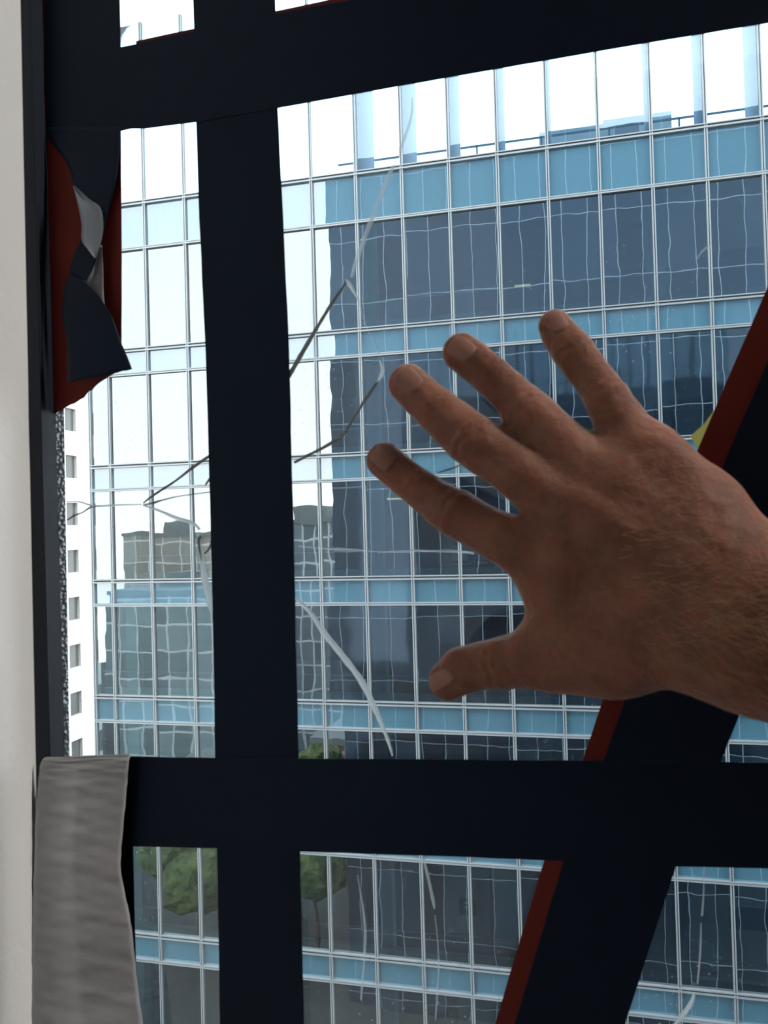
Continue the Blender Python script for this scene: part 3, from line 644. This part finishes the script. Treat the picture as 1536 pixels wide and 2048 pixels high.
capsule(palm, np.array([.262, -.078, -.272]), np.array([.330, -.098, -.245]), .0375, .040, .012, 1.2)
body = palm
for nm, ch in FING.items():
    f = newf()
    for a, b in zip(ch[:-1], ch[1:]):
        capsule(f, cp(a[0], a[1], a[3]), cp(b[0], b[1], b[3]), rm(a[2], a[3])*.985, rm(b[2], b[3])*.985, .0008, 1.06)
    body = smin(body, f, .0075 if nm != 'thumb' else .010)
    del f
# knuckles, extensor tendons and veins on the back of the hand
def dorsal(px, py, zc, rpx, lift): p = cp(px, py, zc); p[2] += rm(rpx, zc)/1.08-lift; return p
for (px, py, zc, r_) in [(1118, 1122, .346, 60), (1190, 1035, .345, 66), (1238, 965, .345, 64), (1312, 925, .345, 62)]:
    p = dorsal(px, py, zc, r_, .0062); capsule(body, p, p+np.array([.003, -.002, .001]), .0082, .0082, .008)
for (a, b) in [((1128, 1128, .346, 60), (1400, 1225, .329, 100)), ((1200, 1040, .345, 66), (1410, 1210, .329, 100)), ((1245, 970, .345, 64), (1425, 1195, .328, 100)), ((1318, 935, .345, 62), (1440, 1170, .327, 100))]:
    capsule(body, dorsal(*a, .0018), dorsal(*b, .0040), .0030, .0026, .005)
for chn in [[(1160, 1000, .345, 62), (1240, 1060, .339, 75), (1300, 1150, .336, 85), (1390, 1165, .33, 95)], [(1270, 950, .345, 62), (1290, 1010, .340, 74), (1370, 1075, .335, 88), (1430, 1110, .33, 92)], [(1150, 1200, .344, 60), (1240, 1190, .339, 75), (1340, 1230, .334, 90)]]:
    for a, b in zip(chn[:-1], chn[1:]): capsule(body, dorsal(*a, .0012), dorsal(*b, .0018), .0016, .0017, .004)
# joint swellings, creases over them
for nm, (j1, j2) in {'index': (3.6, 1.4), 'middle': (4.2, 1.8), 'ring': (4.3, 1.9), 'little': (4.6, 2.2), 'thumb': (2.6, None)}.items():
    ch = FING[nm]
    for jj, amp in ((j1, .0011), (j2, .0008)):
        if jj is None: continue
        i = int(jj); t = jj-i; a, b = ch[i], ch[i+1]
        pa, pb = cp(a[0], a[1], a[3]), cp(b[0], b[1], b[3]); c = pa+(pb-pa)*t; d = (pb-pa)/np.linalg.norm(pb-pa); r = rm(a[2], a[3])
        sl = sub(c-r*1.6, c+r*1.6); X, Y, Z = grid(sl)
        s = (X-c[0])*d[0]+(Y-c[1])*d[1]+(Z-c[2])*d[2]
        lat = (X-c[0])*(-d[1])+(Y-c[1])*d[0]
        g_ = np.clip((Z-c[2])/r, 0, 1)*np.exp(-(s/.0065)**2)
        cr_ = np.cos((s+.0006*np.sin(lat*900))*2*np.pi/.0042)*np.exp(-(s/.0048)**2)*np.clip((Z-c[2])/r-.1, 0, 1)
        rr2 = (X-c[0])**2+(Y-c[1])**2+(Z-c[2])**2
        mk = np.clip(1-(np.sqrt(rr2)-r)/(.35*r), 0, 1)
        body[sl] += ((-.0011*g_+amp*cr_)*mk).astype(np.float32)

def surface_nets(f):
    s = (f < 0)
    nx, ny, nz = f.shape
    c = np.zeros((nx-1, ny-1, nz-1), np.uint8)
    for i in (0, 1):
        for j in (0, 1):
            for k in (0, 1): c += s[i:nx-1+i, j:ny-1+j, k:nz-1+k]
    act = np.argwhere((c > 0) & (c < 8)); del c
    idx = np.full((nx-1, ny-1, nz-1), -1, np.int32); idx[tuple(act.T)] = np.arange(len(act))
    pos = np.zeros((len(act), 3)); cnt = np.zeros(len(act))
    for axi in range(3):
        o = [0, 0, 0]; o[axi] = 1; oth = [a for a in range(3) if a != axi]
        for u in (0, 1):
            for v in (0, 1):
                b0 = act.copy(); b0[:, oth[0]] += u; b0[:, oth[1]] += v; b1 = b0+np.array(o)
                f0 = f[tuple(b0.T)]; f1 = f[tuple(b1.T)]; m = (f0 < 0) != (f1 < 0)
                t = np.where(m, f0/np.where(m, f0-f1, 1), 0)
                p = b0.astype(float); p[:, axi] += t
                pos[m] += p[m]; cnt[m] += 1
    pos /= cnt[:, None]
    faces = []
    for axi in range(3):
        oth = [(axi+1) % 3, (axi+2) % 3]
        A = [slice(None)]*3; B = [slice(None)]*3; A[axi] = slice(0, -1); B[axi] = slice(1, None)
        e = np.argwhere(s[tuple(A)] != s[tuple(B)]); e = e[(e[:, oth[0]] > 0) & (e[:, oth[1]] > 0) & (e[:, oth[0]] < f.shape[oth[0]]-1) & (e[:, oth[1]] < f.shape[oth[1]]-1)]
        ins = s[tuple(e.T)]
        q = []
        for u, v in ((0, 0), (-1, 0), (-1, -1), (0, -1)):
            b = e.copy(); b[:, oth[0]] += u; b[:, oth[1]] += v; q.append(idx[tuple(b.T)])
        q = np.stack(q, 1); q[~ins] = q[~ins][:, ::-1]; faces.append(q)
    return LO+H*pos, np.concatenate(faces)
PV, PF = surface_nets(body)
# light smoothing
for _ in range(3):
    acc = np.zeros_like(PV); cn = np.zeros(len(PV))
    for a, b in ((0, 1), (1, 2), (2, 3), (3, 0)):
        np.add.at(acc, PF[:, a], PV[PF[:, b]]); np.add.at(acc, PF[:, b], PV[PF[:, a]]); np.add.at(cn, PF[:, a], 1); np.add.at(cn, PF[:, b], 1)
    PV = PV*.5+.5*acc/cn[:, None]
del body, palm
def c2w(P): return P @ M3+CAMP
M_skin = mat('skin', (0.50, 0.27, 0.19), 0.5, 0.12)
_p = M_skin.node_tree.nodes['Principled BSDF']
noise_color(M_skin, (0.165, 0.072, 0.046), (0.28, 0.130, 0.088), 55, 5, lo=.3, hi=.7)
_p.inputs['Subsurface Weight'].default_value = 0.85; _p.inputs['Subsurface Radius'].default_value = (1.0, 0.28, 0.14); _p.inputs['Subsurface Scale'].default_value = 0.014
_p.inputs['Sheen Weight'].default_value = 0.45; _p.inputs['Sheen Roughness'].default_value = 0.35; _p.inputs['Sheen Tint'].default_value = (1, 0.72, 0.58, 1)
_b1 = bump(M_skin, 130, 0.0022, 6); _b2 = bump(M_skin, 700, 0.0004, 3, (1, 1, 1), 1.0, _b1)
hand = mesh('person', c2w(PV), PF.tolist(), M_skin, None, True)
tag(hand, "person's bare right hand held up spread before the cracked window, thumb down", 'person')
bvh = BVHTree.FromPolygons([tuple(v) for v in PV], PF.tolist())
# fingernails
M_nail = mat('fingernail', (0.30, 0.145, 0.11), 0.4, 0.2); M_nail.node_tree.nodes['Principled BSDF'].inputs['Subsurface Weight'].default_value = .3
M_nail.node_tree.nodes['Principled BSDF'].inputs['Subsurface Radius'].default_value = (.8, .3, .2); M_nail.node_tree.nodes['Principled BSDF'].inputs['Subsurface Scale'].default_value = .003
for nm, (u0, off, hl, hw) in {'index': (.10, .0, .66, .60), 'middle': (.10, .0, .68, .60), 'ring': (.10, .05, .66, .58), 'little': (.10, .05, .66, .60), 'thumb': (.25, -.42, .75, .40)}.items():
    a, b = FING[nm][0], FING[nm][1]
    pa, pb = cp(a[0], a[1], a[3]), cp(b[0], b[1], b[3]); t_ = (pa-pb); t_[2] = 0; t_ /= np.linalg.norm(t_); n_ = np.array([-t_[1], t_[0], 0]); r = rm(a[2], a[3])
    if nm == 'thumb': t_, n_ = np.array([-.75, -.66, 0]), np.array([.66, -.75, 0])
    K = 12; V = []; ok = True
    for i in range(K+1):
        for j in range(K+1):
            u, v = i/K*2-1, j/K*2-1
            # square grid to rounded plate
            uu = u*math.sqrt(1-.32*v*v); vv = v*math.sqrt(1-.32*u*u)
            q = pa+t_*r*(u0+hl*uu)+n_*r*(off+hw*vv); q[2] = -.2
            h = bvh.ray_cast(Vector(q), Vector((0, 0, -1)))
            if h[0] is None: V.append(None); ok = False; continue
            e = max(abs(u), abs(v)); lift = .00035 if e < .95 else -.0003
            V.append(np.array(h[0])+np.array(h[1])*lift)
    if not ok:
        good = [x for x in V if x is not None]
        V = [x if x is not None else good[0] for x in V] if len(good) > K*K*.9 else None
    if V is None: continue
    Fc = [(i*(K+1)+j, (i+1)*(K+1)+j, (i+1)*(K+1)+j+1, i*(K+1)+j+1) for i in range(K) for j in range(K)]
    o = mesh('fingernail', c2w(np.array(V)), Fc, M_nail, hand, True)
    m_ = o.modifiers.new('s', 'SOLIDIFY'); m_.thickness = .0003; m_.offset = 0
# fine golden hairs on the wrist and back of the hand
M_hair = mat('arm_hair', (0.50, 0.30, 0.14), 0.35, 0.6)
rh = random.Random(21); V = []; Fc = []
cnt_ = 0
while cnt_ < 700:
    px, py = rh.uniform(1230, 1640), rh.uniform(900, 1440)
    dens = math.exp(-((py-1230)/150)**2)*min(1, max(0, (px-1240)/190))
    if px < 1480 and py < 1180: dens = max(dens, .12)
    if rh.random() > dens: continue
    o_ = cp(px, py, .2); dr = o_/np.linalg.norm(o_)
    h = bvh.ray_cast(Vector(o_), Vector(dr))
    if h[0] is None: continue
    cnt_ += 1
    p = np.array(h[0]); nn = np.array(h[1]); ln = rh.uniform(.005, .011)
    an = rh.gauss(-.2, .35); tg = np.array([math.cos(an), math.sin(an), 0]); tg -= nn*tg.dot(nn); tg /= np.linalg.norm(tg)
    sd = np.cross(nn, tg); cv = rh.gauss(0, .35)
    pts = [p-nn*.0003, p+tg*ln*.35+nn*.0007, p+tg*ln*.7+nn*.0010+sd*ln*cv*.15, p+tg*ln+nn*.0008+sd*ln*cv*.4]
    rad = [.00006, .00007, .00006, .00002]; k0 = len(V)
    for q, r_ in zip(pts, rad):
        for a_ in (0, 2.094, 4.189): V.append(q+(nn*math.cos(a_)+sd*math.sin(a_))*r_)
    for s_ in range(3):
        for a_ in range(3): Fc.append((k0+s_*3+a_, k0+s_*3+(a_+1) % 3, k0+s_*3+3+(a_+1) % 3, k0+s_*3+3+a_))
o = mesh('arm_hair', c2w(np.array(V)), Fc, M_hair, hand, True); o['kind'] = 'stuff'; o['label'] = 'fine golden hair on the wrist'
# sleeve beyond the edge of the view
M_sl = mat('dark_sleeve_cloth', (0.05, 0.055, 0.07), 0.9); bump(M_sl, 120, .001)
A, B = np.array([.225, -.067, -.287]), np.array([.46, -.135, -.20]); d = (B-A)/np.linalg.norm(B-A); s1 = np.cross(d, [0, 0, 1]); s1 /= np.linalg.norm(s1); s2 = np.cross(s1, d)
V = []; Fc = []; K = 32; ST = [(0, .036), (-.004, .0415), (0, .0445), (.03, .046), (.09, .049), (.16, .053), (.245, .058), (.25, .045), (.25, .002)]
for i, (s_, r_) in enumerate(ST):
    for j in range(K):
        a_ = 2*math.pi*j/K; rr_ = r_*(1+.02*math.sin(3*a_+i)); V.append(A+d*s_+s1*rr_*math.cos(a_)+s2*rr_*.85*math.sin(a_))
for i in range(len(ST)-1):
    for j in range(K): Fc.append((i*K+j, i*K+(j+1) % K, (i+1)*K+(j+1) % K, (i+1)*K+j))
o = mesh('sleeve', c2w(np.array(V)), Fc, M_sl, hand, True)
#HAND1
# ------------------------------------------------------------------ unseen lights added: window-head strip brightens the left wall, panel gives fill
M_em = bpy.data.materials.new('fill_light_diffuser'); M_em.use_nodes = True
_e = M_em.node_tree.nodes['Principled BSDF']; _e.inputs['Emission Color'].default_value = (1.0, 0.97, 0.93, 1); _e.inputs['Emission Strength'].default_value = 240.0
M_em2 = M_em.copy(); M_em2.name = 'fill_light_diffuser_dim'; M_em2.node_tree.nodes['Principled BSDF'].inputs['Emission Strength'].default_value = 1.0
for lx, ly, hy, me_, lb in ((1.7, 0.375, .018, M_em, 'slim white fill light added out of view along the window head'), (0.95, -1.55, .3, M_em2, 'flat white fill light added out of view deeper in the room')):
    cl = empty('added_fill_light', (lx, ly, 2.9)); tag(cl, lb, 'added fill light', 'added fill lights')
    boxes('fill_diffuser', [((-.95, -hy, -.03), (.95, hy, -.02))], me_, cl)
    boxes('fill_light_frame', [((-.99, -hy-.02, -.035), (.99, -hy, -.001)), ((-.99, hy, -.035), (.99, hy+.02, -.001)), ((-.99, -hy, -.035), (-.95, hy, -.001)), ((.95, -hy, -.035), (.99, hy, -.001)), ((-.95, -hy, -.019), (.95, hy, -.001))], M_alu, cl)
